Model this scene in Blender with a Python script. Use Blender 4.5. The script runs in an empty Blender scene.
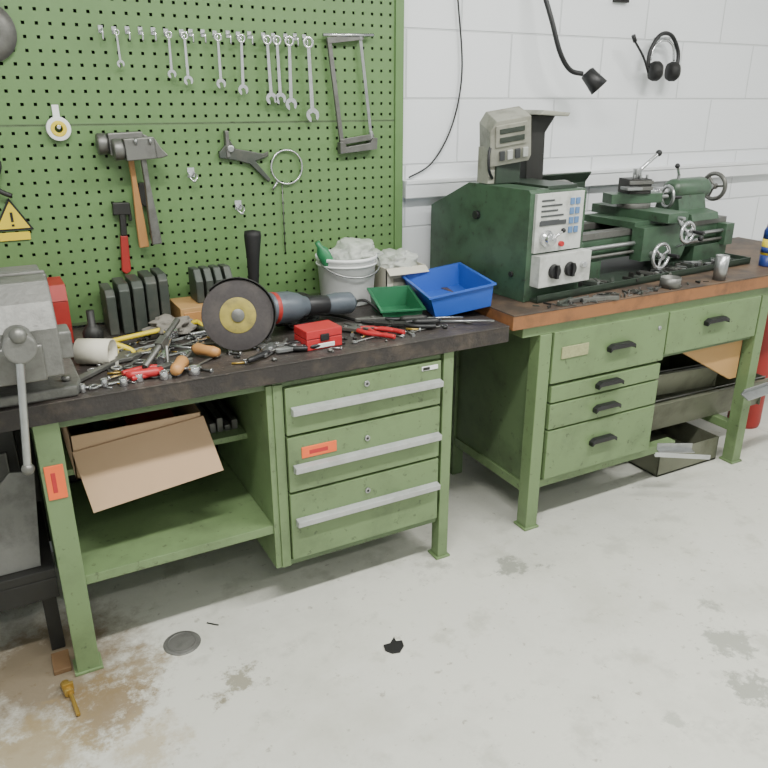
import bpy, bmesh, math, random
from mathutils import Vector, Matrix, Euler, noise
random.seed(7)
PI=math.pi
def lin(c):
    return tuple(((v/255)/12.92 if v/255<=0.04045 else (((v/255)+0.055)/1.055)**2.4) for v in c)
# ---------------------------------------------------------------- materials
def mat(name,col,rough=.5,metal=0,var=.12,scale=8,dirt=None,dirt_amt=.0,dirt_scale=3,bump=0,bscale=60,alpha=1,trans=0,emit=None,lo=.48,hi=.72,d2=None,d2_amt=.5,d2_scale=30):
    m=bpy.data.materials.new(name); m.use_nodes=True
    nt=m.node_tree; N=nt.nodes; Lk=nt.links
    p=N['Principled BSDF']
    c=lin(col)
    geo=N.new('ShaderNodeNewGeometry')
    n1=N.new('ShaderNodeTexNoise'); n1.inputs['Scale'].default_value=scale; n1.inputs['Detail'].default_value=5
    Lk.new(geo.outputs['Position'],n1.inputs['Vector'])
    mx=N.new('ShaderNodeMix'); mx.data_type='RGBA'
    mx.inputs[6].default_value=(*[max(0,v*(1-var)) for v in c],1)
    mx.inputs[7].default_value=(*[min(1,v*(1+var)) for v in c],1)
    Lk.new(n1.outputs['Fac'],mx.inputs[0])
    out=mx.outputs[2]
    def layer(out,col,amt,sc,lo,hi):
        n2=N.new('ShaderNodeTexNoise'); n2.inputs['Scale'].default_value=sc; n2.inputs['Detail'].default_value=8; n2.inputs['Roughness'].default_value=.65
        Lk.new(geo.outputs['Position'],n2.inputs['Vector'])
        mr=N.new('ShaderNodeMapRange'); mr.inputs[1].default_value=lo; mr.inputs[2].default_value=hi; mr.inputs[4].default_value=amt
        Lk.new(n2.outputs['Fac'],mr.inputs[0])
        m2=N.new('ShaderNodeMix'); m2.data_type='RGBA'
        Lk.new(mr.outputs[0],m2.inputs[0]); Lk.new(out,m2.inputs[6]); m2.inputs[7].default_value=(*lin(col),1)
        return m2.outputs[2]
    if dirt and dirt_amt>0: out=layer(out,dirt,dirt_amt,dirt_scale,lo,hi)
    if d2: out=layer(out,d2,d2_amt,d2_scale,.60,.68)
    Lk.new(out,p.inputs['Base Color'])
    p.inputs['Roughness'].default_value=rough; p.inputs['Metallic'].default_value=metal
    if bump:
        n3=N.new('ShaderNodeTexNoise'); n3.inputs['Scale'].default_value=bscale; n3.inputs['Detail'].default_value=4
        Lk.new(geo.outputs['Position'],n3.inputs['Vector'])
        b=N.new('ShaderNodeBump'); b.inputs['Strength'].default_value=bump; b.inputs['Distance'].default_value=.01
        Lk.new(n3.outputs['Fac'],b.inputs['Height']); Lk.new(b.outputs[0],p.inputs['Normal'])
    if alpha<1: p.inputs['Alpha'].default_value=alpha
    if trans: p.inputs['Transmission Weight'].default_value=trans
    if emit:
        p.inputs['Emission Color'].default_value=(1,1,1,1); p.inputs['Emission Strength'].default_value=emit
    return m
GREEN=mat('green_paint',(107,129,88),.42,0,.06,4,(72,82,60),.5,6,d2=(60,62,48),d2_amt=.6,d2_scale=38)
GREEN_D=mat('green_paint_shaded',(86,106,72),.5,0,.08,4,(52,60,44),.55,5,d2=(50,50,40),d2_amt=.55,d2_scale=25)  # darker copy of the green: shade painted into back, side and inner parts
PEG=mat('pegboard_paint',(96,128,78),.45,0,.05,3,(80,108,64),.4,3)
PEGD=mat('pegboard_hole_shade',(26,34,22),.8)  # near-black colour standing for the shade seen through the holes
LG=mat('lathe_green',(62,86,66),.38,0,.1,7,(38,44,36),.7,9,d2=(46,42,36),d2_amt=.7,d2_scale=36,lo=.45,hi=.7)
LGD=mat('lathe_green_dark',(44,56,46),.45,0,.15,9,(30,30,28),.7,12)
TOP=mat('bench_top_rubber',(54,49,47),.5,0,.25,14,(104,94,84),.55,7,.3,90,d2=(136,126,114),d2_amt=.45,d2_scale=55)
TOPE=mat('bench_top_edge',(44,40,38),.7,0,.3,20,(92,80,68),.55,14,.3,60)
WOODT=mat('wood_top',(100,80,62),.55,0,.2,10,(52,45,40),.9,5,.1,lo=.40,hi=.60)
WOODE=mat('wood_edge',(140,94,58),.5,0,.2,9,(74,52,38),.75,9,lo=.44,hi=.68)
WOOD=mat('wood_handle',(178,130,78),.5,0,.15,20)
PLY=mat('plywood',(176,138,88),.6,0,.1,8)
OFFC=mat('dirty_wood',(112,86,58),.7,0,.2,12)
RAG=mat('rag_cloth',(124,120,112),.9,0,.2,30,(70,66,60),.6,20)
STEEL=mat('steel',(168,170,170),.32,.85,.12,25,(100,98,92),.3,20)
STEELD=mat('dull_steel',(116,116,112),.45,.7,.15,20,(70,66,60),.5,15)
CAST=mat('cast_iron_grey',(112,112,108),.5,.35,.15,15,(58,58,54),.7,9,.2,80)
DARK=mat('dark_metal',(48,48,46),.5,.4,.2,20)
BLOCK=mat('blackened_steel',(66,72,66),.5,.3,.2,20,(104,100,90),.5,12)
CHROME=mat('chrome',(205,206,208),.2,.9,.05,10)
ALU=mat('aluminium_strip',(184,186,186),.35,.35,.06,12,(120,120,112),.4,14)
BLACK=mat('black_plastic',(24,24,26),.45)
RUB=mat('black_rubber',(20,20,20),.65)
DISC=mat('abrasive_disc',(62,58,58),.8,0,.3,120,(92,86,80),.6,8)
RED=mat('red_plastic',(176,40,44),.4)
REDP=mat('red_paint',(156,42,36),.5,0,.1,8,(70,24,20),.3,9)
BLUE=mat('blue_plastic',(40,86,180),.38)
GRNP=mat('green_plastic',(38,104,70),.4)
BOTG=mat('green_bottle',(44,118,76),.35)
YEL=mat('yellow_paint',(214,192,52),.45)
YELD=mat('disc_label',(150,138,66),.6,0,.3,40,(80,74,56),.6,30)
ORG=mat('orange_label',(232,102,50),.5)
WHITE=mat('white_plastic',(226,228,226),.4)
CEIL=mat('ceiling_paint',(226,228,226),.7)
CREAM=mat('cream_card',(200,196,180),.7)
CARD=mat('cardboard',(176,148,118),.85,0,.08,6)
CARDI=mat('cardboard_shaded',(120,98,78),.9)  # darkened copy of the cardboard, interior shade put into its colour
PANEL=mat('lathe_panel',(190,192,188),.4,.15,.05,12,(108,106,96),.6,14)
DRO=mat('grey_housing',(142,142,130),.5,0,.1,14,(70,66,58),.7,12)
BLU2=mat('label_blue',(84,116,156),.5)
BLKL=mat('label_black',(60,62,64),.5)
BRASS=mat('brass',(170,140,70),.35,.6)
GALV=mat('galvanised_sheet',(112,114,98),.45,.3,.12,9,(72,70,56),.7,7)
BAG=mat('plastic_bag',(214,218,210),.3,0,.05,10,alpha=.5)
TAG=mat('label_plate',(150,152,112),.5,0,.3,120)
BLUC=mat('can_blue',(36,56,120),.35)
DUCT=mat('duct_white',(222,224,226),.5)
GREYD=mat('grinder_grey',(84,92,100),.4,.2,.1,20,(50,50,50),.5,18)
GLASSG=mat('display_glass',(46,54,48),.2)
LAMP=mat('lamp_tube',(255,255,255),.5,emit=6)
# ---------------------------------------------------------------- builder
class B:
    def __init__(s,name): s.name=name; s.bm=bmesh.new(); s.m=[]
    def mi(s,m):
        if m not in s.m: s.m.append(m)
        return s.m.index(m)
    def add(s,vs,fs,m,M=None,smooth=None):
        i=s.mi(m); V=[s.bm.verts.new((M@Vector(v)) if M else Vector(v)) for v in vs]
        for k,f in enumerate(fs):
            try:
                F=s.bm.faces.new([V[j] for j in f]); F.material_index=i
                if smooth is True or (smooth and k in smooth): F.smooth=True
            except ValueError: pass
        return s
    def box(s,x0,x1,y0,y1,z0,z1,m,M=None):
        vs=[(x,y,z) for x in (x0,x1) for y in (y0,y1) for z in (z0,z1)]
        return s.add(vs,[(0,1,3,2),(4,6,7,5),(0,4,5,1),(2,3,7,6),(0,2,6,4),(1,5,7,3)],m,M)
    def prism(s,pts,a0,a1,m,ax='Z',M=None,smooth=False):
        n=len(pts)
        def mk(p,a):
            return {'Z':(p[0],p[1],a),'Y':(p[0],a,p[1]),'X':(a,p[0],p[1])}[ax]
        vs=[mk(p,a0) for p in pts]+[mk(p,a1) for p in pts]
        fs=[tuple(range(n)),tuple(range(n,2*n))]+[(i,(i+1)%n,(i+1)%n+n,i+n) for i in range(n)]
        return s.add(vs,fs,m,M,set(range(2,n+2)) if smooth else None)
    def rings(s,rs,m,M=None,closed=False,caps=True):
        n=len(rs[0]); vs=[v for r in rs for v in r]; fs=[]
        R=len(rs); 
        for k in range(R if closed else R-1):
            k2=(k+1)%R
            for i in range(n): fs.append((k*n+i,k*n+(i+1)%n,k2*n+(i+1)%n,k2*n+i))
        ns=len(fs)
        if caps and not closed: fs+= [tuple(range(n)),tuple(range((R-1)*n,R*n))]
        return s.add(vs,fs,m,M,set(range(ns)))
    def tube(s,pts,r,m,n=8,closed=False,M=None,sub=0):
        P=[Vector(p) for p in pts]
        if sub and len(P)>2:
            Q=[]
            L=len(P); rng=range(L if closed else L-1)
            for i in rng:
                if closed: a,b,c,d=P[(i-1)%L],P[i],P[(i+1)%L],P[(i+2)%L]
                else: a,b,c,d=P[max(i-1,0)],P[i],P[i+1],P[min(i+2,L-1)]
                for k in range(sub):
                    t=k/sub
                    Q.append(.5*((2*b)+(c-a)*t+(2*a-5*b+4*c-d)*t*t+(3*b-a-3*c+d)*t**3))
            if not closed: Q.append(P[-1])
            P=Q
        rr=r if isinstance(r,(list,tuple)) else [r]*len(P)
        if len(rr)!=len(P):
            rr=[rr[0]+(rr[-1]-rr[0])*i/(len(P)-1) for i in range(len(P))]
        rings=[]; L=len(P)
        up=None
        for i,p in enumerate(P):
            if closed: t=(P[(i+1)%L]-P[i-1])
            else: t=P[min(i+1,L-1)]-P[max(i-1,0)]
            if t.length<1e-9: t=Vector((0,0,1))
            t.normalize()
            if up is None:
                up=Vector((0,0,1)) if abs(t.z)<.9 else Vector((1,0,0))
            u=t.cross(up)
            if u.length<1e-4: u=t.cross(Vector((.3,1,.2)))
            u.normalize(); v=u.cross(t).normalized(); up=v
            rings.append([p+rr[i]*(u*math.cos(2*PI*k/n)+v*math.sin(2*PI*k/n)) for k in range(n)])
        return s.rings(rings,m,M,closed)
    def cyl(s,p1,p2,r,m,r2=None,n=24,M=None):
        return s.tube([p1,p2],[r,r if r2 is None else r2],m,n,M=M)
    def rev(s,prof,c,m,ax=(0,0,1),n=32,M=None,closed=False):
        ax=Vector(ax).normalized(); q=Vector((0,0,1)).rotation_difference(ax)
        c=Vector(c)
        rs=[[c+q@Vector((r*math.cos(2*PI*k/n),r*math.sin(2*PI*k/n),z)) for k in range(n)] for r,z in prof]
        return s.rings(rs,m,M,closed,caps=not closed)
    def ring(s,c,ro,ri,h,m,ax=(0,0,1),n=28,M=None):
        return s.rev([(ri,-h/2),(ro,-h/2),(ro,h/2),(ri,h/2)],c,m,ax,n,M,closed=True)
    def sph(s,c,r,m,n=16,M=None,sz=1):
        prof=[(max(1e-4,r*math.sin(PI*k/10)),-r*sz*math.cos(PI*k/10)) for k in range(11)]
        return s.rev(prof,c,m,(0,0,1),n,M)
    def done(s,bevel=0,seg=2,post=None):
        if post: bmesh.ops.transform(s.bm,matrix=post,verts=s.bm.verts)
        bmesh.ops.recalc_face_normals(s.bm,faces=s.bm.faces)
        vs=[v.co.copy() for v in s.bm.verts]
        mn=Vector([min(v[i] for v in vs) for i in range(3)]); mx=Vector([max(v[i] for v in vs) for i in range(3)])
        o0=Vector(((mn.x+mx.x)/2,(mn.y+mx.y)/2,mn.z))
        for v in s.bm.verts: v.co-=o0
        me=bpy.data.meshes.new(s.name); s.bm.to_mesh(me); s.bm.free()
        for m in s.m: me.materials.append(m)
        o=bpy.data.objects.new(s.name,me); o.location=o0
        bpy.context.collection.objects.link(o)
        if bevel:
            k=o.modifiers.new('b','BEVEL'); k.width=bevel; k.segments=seg; k.limit_method='ANGLE'; k.angle_limit=math.radians(40)
        return o
def T(x,y,z): return Matrix.Translation((x,y,z))
def R(a,ax): return Matrix.Rotation(math.radians(a),4,ax)
HANG=Matrix(((0,1,0,0),(0,0,-1,0),(-1,0,0,0),(0,0,0,1)))  # local X -> down, Y -> world X, Z -> towards room

# ---------------------------------------------------------------- room shell
X0,X1,Y0,YW,H=-2.2,5.6,-2.6,2.7,3.0
def nodes(m): 
    return m.node_tree.nodes,m.node_tree.links
wm=mat('white_block_wall',(226,230,234),.55)
N,Lk=nodes(wm); p=N['Principled BSDF']
geo=N.new('ShaderNodeNewGeometry'); sep=N.new('ShaderNodeSeparateXYZ'); Lk.new(geo.outputs['Position'],sep.inputs[0])
ad=N.new('ShaderNodeMath'); ad.operation='ADD'; ad.inputs[1].default_value=-.103+1.0; Lk.new(sep.outputs['Z'],ad.inputs[0])
xa=N.new('ShaderNodeMath'); xa.operation='ADD'; Lk.new(sep.outputs['X'],xa.inputs[0]); Lk.new(sep.outputs['Y'],xa.inputs[1])
cmb=N.new('ShaderNodeCombineXYZ'); Lk.new(xa.outputs[0],cmb.inputs[0]); Lk.new(ad.outputs[0],cmb.inputs[1])
br=N.new('ShaderNodeTexBrick'); br.inputs['Scale'].default_value=1; br.inputs['Brick Width'].default_value=.5; br.inputs['Row Height'].default_value=.25
br.inputs['Mortar Size'].default_value=.005; br.inputs['Mortar Smooth'].default_value=.6
Lk.new(cmb.outputs[0],br.inputs['Vector'])
wc=lin((230,233,236))
br.inputs['Color1'].default_value=(*wc,1); br.inputs['Color2'].default_value=(*[v*.96 for v in wc],1); br.inputs['Mortar'].default_value=(*[v*.74 for v in wc],1)
Lk.new(br.outputs['Color'],p.inputs['Base Color'])
inv=N.new('ShaderNodeMath'); inv.operation='SUBTRACT'; inv.inputs[0].default_value=1; Lk.new(br.outputs['Fac'],inv.inputs[1])
bp=N.new('ShaderNodeBump'); bp.inputs['Strength'].default_value=.5; bp.inputs['Distance'].default_value=.01; Lk.new(inv.outputs[0],bp.inputs['Height']); Lk.new(bp.outputs[0],p.inputs['Normal'])

fm=mat('concrete_floor',(202,202,192),.5,0,.08,1.5,bump=.12,bscale=40)
N,Lk=nodes(fm); p=N['Principled BSDF']
base=p.inputs['Base Color'].links[0].from_socket
geo=N.new('ShaderNodeNewGeometry')
wn=N.new('ShaderNodeTexNoise'); wn.inputs['Scale'].default_value=16; wn.inputs['Detail'].default_value=12; wn.inputs['Roughness'].default_value=.75; Lk.new(geo.outputs['Position'],wn.inputs['Vector'])
def stain(base,pos,r,soft,col,amt,dist=.12):
    v=N.new('ShaderNodeVectorMath'); v.operation='SUBTRACT'; Lk.new(geo.outputs['Position'],v.inputs[0]); v.inputs[1].default_value=(*pos,0)
    sc=N.new('ShaderNodeVectorMath'); sc.operation='LENGTH'; Lk.new(v.outputs[0],sc.inputs[0])
    a=N.new('ShaderNodeMath'); a.operation='MULTIPLY_ADD'; Lk.new(wn.outputs['Fac'],a.inputs[0]); a.inputs[1].default_value=dist*2; Lk.new(sc.outputs['Value'],a.inputs[2])
    mr=N.new('ShaderNodeMapRange'); Lk.new(a.outputs[0],mr.inputs[0]); mr.inputs[1].default_value=r+dist; mr.inputs[2].default_value=r+dist+soft; mr.inputs[3].default_value=amt; mr.inputs[4].default_value=0
    mx=N.new('ShaderNodeMix'); mx.data_type='RGBA'; Lk.new(mr.outputs[0],mx.inputs[0]); Lk.new(base,mx.inputs[6]); mx.inputs[7].default_value=(*lin(col),1)
    return mx.outputs[2]
def blotch(base,sc,lo,hi,amt,col):
    n2=N.new('ShaderNodeTexNoise'); n2.inputs['Scale'].default_value=sc; n2.inputs['Detail'].default_value=9; n2.inputs['Roughness'].default_value=.65; Lk.new(geo.outputs['Position'],n2.inputs['Vector'])
    mr=N.new('ShaderNodeMapRange'); Lk.new(n2.outputs['Fac'],mr.inputs[0]); mr.inputs[1].default_value=lo; mr.inputs[2].default_value=hi; mr.inputs[4].default_value=amt
    mx=N.new('ShaderNodeMix'); mx.data_type='RGBA'; Lk.new(mr.outputs[0],mx.inputs[0]); Lk.new(base,mx.inputs[6]); mx.inputs[7].default_value=(*lin(col),1)
    return mx.outputs[2]
cur=blotch(base,2.2,.48,.72,.6,(168,168,156))
cur=blotch(cur,6,.55,.66,.5,(160,160,148))
cur=blotch(cur,26,.61,.68,.6,(134,130,116))
cur=stain(cur,(-.05,2.05),.14,.2,(104,86,58),.85,.25)
cur=stain(cur,(.08,1.80),.07,.08,(124,104,72),.85,.25)
cur=stain(cur,(-.12,1.72),.08,.10,(150,134,100),.8,.25)
cur=stain(cur,(.2,1.92),.03,.08,(132,114,84),.75,.22)
cur=stain(cur,(.16,1.62),.02,.10,(168,154,124),.7,.25)
cur=stain(cur,(.45,1.72),.03,.03,(132,128,110),.85,.18)
cur=stain(cur,(.38,1.70),.0,.03,(120,112,90),.8,.15)
cur=stain(cur,(1.5,1.80),.03,.03,(132,134,124),.85,.16)
cur=stain(cur,(1.60,1.76),.0,.03,(118,120,110),.85,.14)
cur=stain(cur,(1.85,1.15),.05,.03,(146,148,138),.85,.2)
cur=stain(cur,(1.75,.98),.04,.03,(142,144,134),.85,.2)
cur=stain(cur,(1.95,1.3),.0,.04,(146,148,138),.8,.2)
cur=stain(cur,(1.25,1.95),.0,.06,(150,150,140),.7,.2)
cur=stain(cur,(1.45,1.0),.0,.03,(156,158,148),.7,.15)
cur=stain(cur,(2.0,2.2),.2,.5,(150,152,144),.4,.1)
Lk.new(cur,p.inputs['Base Color'])
B('floor').box(X0,X1,Y0,YW+.1,-.1,0,fm).done()
B('wall_back').box(X0,X1,YW,YW+.1,0,H,wm).done()
B('wall_left').box(X0-.1,X0,Y0,YW+.1,0,H,wm).done()
B('wall_right').box(X1,X1+.1,Y0,YW+.1,0,H,wm).done()
B('wall_front').box(X0,X1,Y0-.1,Y0,0,H,wm).done()
B('ceiling').box(X0,X1,Y0,YW+.1,H,H+.1,CEIL).done()
b=B('trim_1'); b.box(1.53,X1,2.655,2.7,1.225,1.295,DUCT); b.box(1.53,X1,2.650,2.656,1.28,1.297,DUCT); b.done(.004)
def fixture(x,y,w):
    b=B('fluorescent_ceiling_light'); b.box(x-.75,x+.75,y-.12,y+.12,H-.07,H,WHITE)
    for dy in (-.05,.05): b.cyl((x-.7,y+dy,H-.09),(x+.7,y+dy,H-.09),.014,LAMP,n=10)
    b.done(.004)
    l=bpy.data.lights.new('tube_light','AREA'); l.shape='RECTANGLE'; l.size=1.3; l.size_y=.16; l.energy=w; l.color=(1,.99,.95)
    o=bpy.data.objects.new('ceiling_area_light',l); o.location=(x,y,H-.13); bpy.context.collection.objects.link(o)
for x,y,w in ((.3,.9,74),(2.3,.9,72),(.2,-1.1,26),(2.4,-1.1,26),(4.5,.9,26)): fixture(x,y,w)

# ---------------------------------------------------------------- pegboard
def perforated(b,x0,x1,z0,z1,y,pitch=.038,h=.0048):
    nx=round((x1-x0)/pitch); nz=round((z1-z0)/pitch); px=(x1-x0)/nx; pz=(z1-z0)/nz
    for i in range(nx):
        for j in range(nz):
            cx=x0+(i+.5)*px; cz=z0+(j+.5)*pz
            o=[(cx-px/2,y,cz-pz/2),(cx+px/2,y,cz-pz/2),(cx+px/2,y,cz+pz/2),(cx-px/2,y,cz+pz/2)]
            q=[(cx-h,y,cz-h),(cx+h,y,cz-h),(cx+h,y,cz+h),(cx-h,y,cz+h)]
            r=[(a,y+.004,c) for a,_,c in q]
            b.add(o+q+r,[(0,1,5,4),(1,2,6,5),(2,3,7,6),(3,0,4,7),(4,5,9,8),(5,6,10,9),(6,7,11,10),(7,4,8,11)],PEG)
PY=2.655
b=B('pegboard')
perforated(b,-.6,1.475,.885,1.521,PY); perforated(b,-.6,1.475,1.529,2.289,PY)
b.box(-.6,1.475,PY,PY+.006,1.521,1.5245,GREEN_D); b.box(-.6,1.475,PY,PY+.006,1.5255,1.529,GREEN_D)
b.box(-.6,1.5,2.675,2.695,.885,2.29,PEGD)  # dark sheet added behind the panels so the holes read as shaded
b.box(1.475,1.51,PY-.008,2.695,.885,2.29,PEG); b.box(-.6,1.475,PY,2.695,.875,.885,GREEN_D)
b.box(-.6,1.51,PY-.004,2.695,2.289,2.31,GREEN_D)
b.done()

# ---------------------------------------------------------------- workbench 1
b=B('workbench')
b.box(-.3,1.545,1.957,2.64,.814,.87,TOPE); b.box(-.3,1.545,1.955,2.64,.868,.872,TOP)
b.box(.028,.092,1.972,2.03,.0,.81,GREEN); b.box(.02,.1,1.965,2.04,0,.008,GREEN)
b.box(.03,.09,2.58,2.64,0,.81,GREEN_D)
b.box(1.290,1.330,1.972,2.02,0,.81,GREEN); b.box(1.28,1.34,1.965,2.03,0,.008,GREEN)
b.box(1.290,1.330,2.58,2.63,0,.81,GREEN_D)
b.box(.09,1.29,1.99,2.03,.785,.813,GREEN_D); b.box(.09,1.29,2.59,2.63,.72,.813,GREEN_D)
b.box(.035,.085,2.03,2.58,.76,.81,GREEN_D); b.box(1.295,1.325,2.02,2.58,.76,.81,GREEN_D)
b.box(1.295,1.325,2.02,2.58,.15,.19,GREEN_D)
b.box(.092,.665,1.985,2.6,.29,.32,GREEN); b.box(.092,.665,2.2,2.6,.54,.56,GREEN)
b.box(-.29,1.33,2.61,2.63,.1,.55,DARK)
b.box(.665,.685,1.98,2.6,.158,.80,GREEN); b.box(.685,.716,1.975,1.995,.158,.80,GREEN)
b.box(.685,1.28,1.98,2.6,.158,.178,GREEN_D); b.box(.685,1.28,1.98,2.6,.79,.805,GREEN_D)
b.box(.70,1.28,1.995,2.59,.178,.79,DARK)
for z0,z1,hz,lz in ((.632,.787,.712,.757),(.433,.622,.515,.566),(.183,.423,.322,.372)):
    b.box(.72,1.276,1.966,1.992,z0,z1,GREEN)
    b.prism([(1.966,hz-.015),(1.942,hz-.010),(1.940,hz+.010),(1.966,hz+.013)],.735,1.272,ALU,'X')
    b.cyl((.995,1.967,lz),(.995,1.960,lz),.010,STEEL,n=16); b.cyl((.995,1.962,lz),(.995,1.959,lz),.005,BLACK,n=12)
b.box(1.20,1.262,1.963,1.967,.762,.777,WHITE); b.box(1.203,1.23,1.962,1.966,.764,.775,DARK)
b.box(.765,.885,1.963,1.967,.545,.583,ORG); b.box(.79,.855,1.9625,1.966,.555,.57,RED)
b.box(.036,.084,1.968,1.973,.59,.69,ORG); b.box(.050,.062,1.967,1.973,.61,.67,RED)
b.done(.003)
b=B('cardboard_box')
b.box(.12,.50,2.12,2.5,.562,.566,CARDI)
b.box(.12,.124,2.12,2.5,.562,.70,CARD); b.box(.496,.50,2.12,2.5,.562,.70,CARD)
b.box(.12,.50,2.496,2.5,.562,.70,CARD); b.box(.12,.50,2.12,2.124,.562,.70,CARD)
b.add([(.12,2.119,.652),(.505,2.119,.688),(.53,2.03,.535),(.145,2.03,.492),(.12,2.114,.652),(.505,2.114,.688),(.53,2.026,.535),(.145,2.026,.492)],
 [(0,1,2,3),(4,7,6,5),(0,4,5,1),(1,5,6,2),(2,6,7,3),(3,7,4,0)],CARD)
b.box(.20,.24,2.2,2.45,.57,.66,BLOCK); b.box(.3,.45,2.25,2.4,.57,.64,REDP)
b.done()
b=B('metal_offcuts'); 
for k in range(5): b.box(.53+.025*k,.55+.025*k,2.25,2.5,.56,.58+.015*(k%3),STEELD)
b.done(.002)

# ---------------------------------------------------------------- workbench 2
b=B('workbench')
b.box(1.56,3.6,1.957,2.64,.85,.902,WOODE); b.box(1.56,3.6,1.955,2.64,.9,.906,WOODT)
b.box(1.62,3.5,1.975,2.6,.81,.85,GREEN)
for x0 in (1.70,2.92):
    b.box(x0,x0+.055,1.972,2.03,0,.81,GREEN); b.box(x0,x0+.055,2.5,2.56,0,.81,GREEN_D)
    b.box(x0-.008,x0+.063,1.965,2.04,0,.01,GREEN)
    b.box(x0+.005,x0+.05,2.03,2.5,.15,.19,GREEN)
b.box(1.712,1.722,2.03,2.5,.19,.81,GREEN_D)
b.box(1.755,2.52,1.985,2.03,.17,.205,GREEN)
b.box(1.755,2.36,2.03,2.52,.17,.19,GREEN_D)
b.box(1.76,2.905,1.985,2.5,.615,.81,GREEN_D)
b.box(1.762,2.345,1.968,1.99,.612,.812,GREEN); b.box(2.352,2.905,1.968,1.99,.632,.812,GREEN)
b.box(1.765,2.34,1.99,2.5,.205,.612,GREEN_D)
for z0,z1 in ((.535,.600),(.425,.527),(.212,.417)): b.box(1.768,2.335,1.966,1.992,z0,z1,GREEN)
def pull(b,x,y,z,w=.065):
    b.prism([(x-w,z-.012),(x-w,z+.006),(x-w+.02,z+.017),(x+w-.02,z+.017),(x+w,z+.006),(x+w,z-.012),(x+w-.012,z-.002),(x-w+.012,z-.002)],y-.026,y,BLACK,'Y')
for x,z in ((2.09,.712),(2.05,.568),(2.05,.468),(2.05,.325),(2.62,.742)): pull(b,x,1.966,z)
b.box(1.80,1.93,1.963,1.968,.705,.752,TAG)
b.cyl((2.30,1.97,.755),(2.30,1.963,.755),.009,STEEL,n=14)
b.done(.003)
b=B('wooden_board'); b.prism([(2.50,.612),(2.905,.612),(2.905,.42),(2.86,.42)],2.02,2.04,PLY,'Y'); b.done(.002)

def trough(name,M,L,W,Hh,m):
    b=B(name); t=.003
    pr=[(0,0),(W,0),(W*1.15,Hh),(W*1.15+.02,Hh),(W*1.15+.02,Hh-t),(W*1.15+t,Hh-t),(W+t,-t),(-t,-t),(-W*.15-t,Hh-t),(-W*.15-.02,Hh-t),(-W*.15-.02,Hh),(-W*.15,Hh)]
    b.prism(pr,0,L,m,'X',M)
    b.box(0,t,-W*.08,W*1.08,0,Hh,m,M); b.box(L-t,L,-W*.08,W*1.08,0,Hh,m,M)
    b.tube([(0,-.02,Hh),(L,-.02,Hh)],.004,STEELD,M=M); return b.done(.001)
trough('sheet_metal_trough',T(2.40,2.12,.205)@R(1,'Y'),.84,.26,.15,GALV)
trough('sheet_metal_trough',T(2.39,2.13,.375)@R(3,'Y'),.50,.24,.12,GALV)
b=B('metal_crate'); xx0,xx1,yy0,yy1=2.50,2.89,2.04,2.45
b.box(xx0,xx1,yy0,yy1,.004,.012,GALV)
for a in ((xx0,xx0+.005,yy0,yy1),(xx1-.005,xx1,yy0,yy1),(xx0,xx1,yy0,yy0+.005),(xx0,xx1,yy1-.005,yy1)): b.box(*a,.004,.12,GALV)
b.done(.001)
b=B('steel_flat_bar'); b.box(0,.45,0,.045,0,.006,STEEL,T(2.83,1.89,.365)@R(4,'Z')@R(25,'X')@R(0,'Y')); b.box(0,.45,.04,.045,0,.03,STEEL,T(2.83,1.89,.365)@R(4,'Z')@R(25,'X')); b.done(.001)
b=B('metal_bracket'); M=T(2.36,1.93,.206)@R(-28,'Z'); b.box(0,.15,0,.035,0,.004,STEEL,M); b.box(0,.15,.031,.035,0,.03,STEEL,M); b.done(.001)
b=B('aluminium_profile'); M=T(2.30,1.90,.215)@R(-35,'Z'); b.prism([(0,0),(.02,0),(.02,.003),(.003,.003),(.003,.02),(0,.02)],0,.22,ALU,'X',M=M); b.done(.001)
b=B('red_gas_cylinder'); b.rev([(.001,0),(.075,0),(.08,.02),(.08,.55),(.06,.62),(.025,.66),(.025,.70),(.001,.70)],(3.375,2.26,0.0),REDP); b.done()

# ---------------------------------------------------------------- lathe
ZT=.907
LROT=T(1.70,2.06,0)@R(4.5,'Z')@T(-1.70,-2.06,0)
b=B('metal_lathe')
b.prism([(1.73,2.04),(3.04,2.04),(3.04,2.50),(1.73,2.50)],ZT,ZT+.012,LGD,'Z')
for a in ((1.73,3.04,2.04,2.046),(1.73,3.04,2.494,2.5),(3.034,3.04,2.04,2.5)): b.box(*a,ZT,ZT+.028,LGD)
prof=[(2.08,ZT+.0),(2.08,1.295),(2.09,1.305),(2.42,1.305),(2.66,1.195),(2.66,ZT+.0)]
b.prism(prof,1.70,1.795,LG,'X'); 
prof2=[(2.085,ZT+.012),(2.085,1.285),(2.095,1.297),(2.41,1.297),(2.6,1.2),(2.6,ZT+.012)]
b.prism(prof2,1.80,1.985,LG,'X')
b.box(1.797,1.80,2.09,2.6,ZT+.02,1.19,DARK)
b.box(1.82,1.97,2.12,2.40,1.297,1.31,LGD)
b.cyl((1.70,2.36,1.19),(1.685,2.36,1.19),.016,BLACK); b.cyl((1.70,2.15,1.0),(1.69,2.15,1.0),.01,DARK)
b.box(1.722,1.955,2.068,2.082,1.085,1.292,PANEL)
for i in range(2):
    for j in range(4): b.box(1.885+.028*i,1.905+.028*i,2.064,2.069,1.145+.034*j,1.168+.034*j,BLU2)
for j,(w) in enumerate((.06,.1,.08,.11,.09)): b.box(1.745,1.745+w,2.065,2.069,1.265-.018*j,1.271-.018*j,BLKL)
b.box(1.74,1.87,2.0648,2.069,1.18,1.196,BLKL)
b.rev([(.001,0),(.03,0),(.03,.012),(.022,.02),(.022,.035),(.001,.036)],(1.775,2.068,1.135),CHROME,(0,-1,0))
b.cyl((1.775,2.035,1.135),(1.81,2.02,1.165),.005,CHROME); b.sph((1.812,2.02,1.167),.009,BLACK)
b.cyl((1.85,2.068,1.11),(1.85,2.055,1.11),.01,RED)
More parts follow.
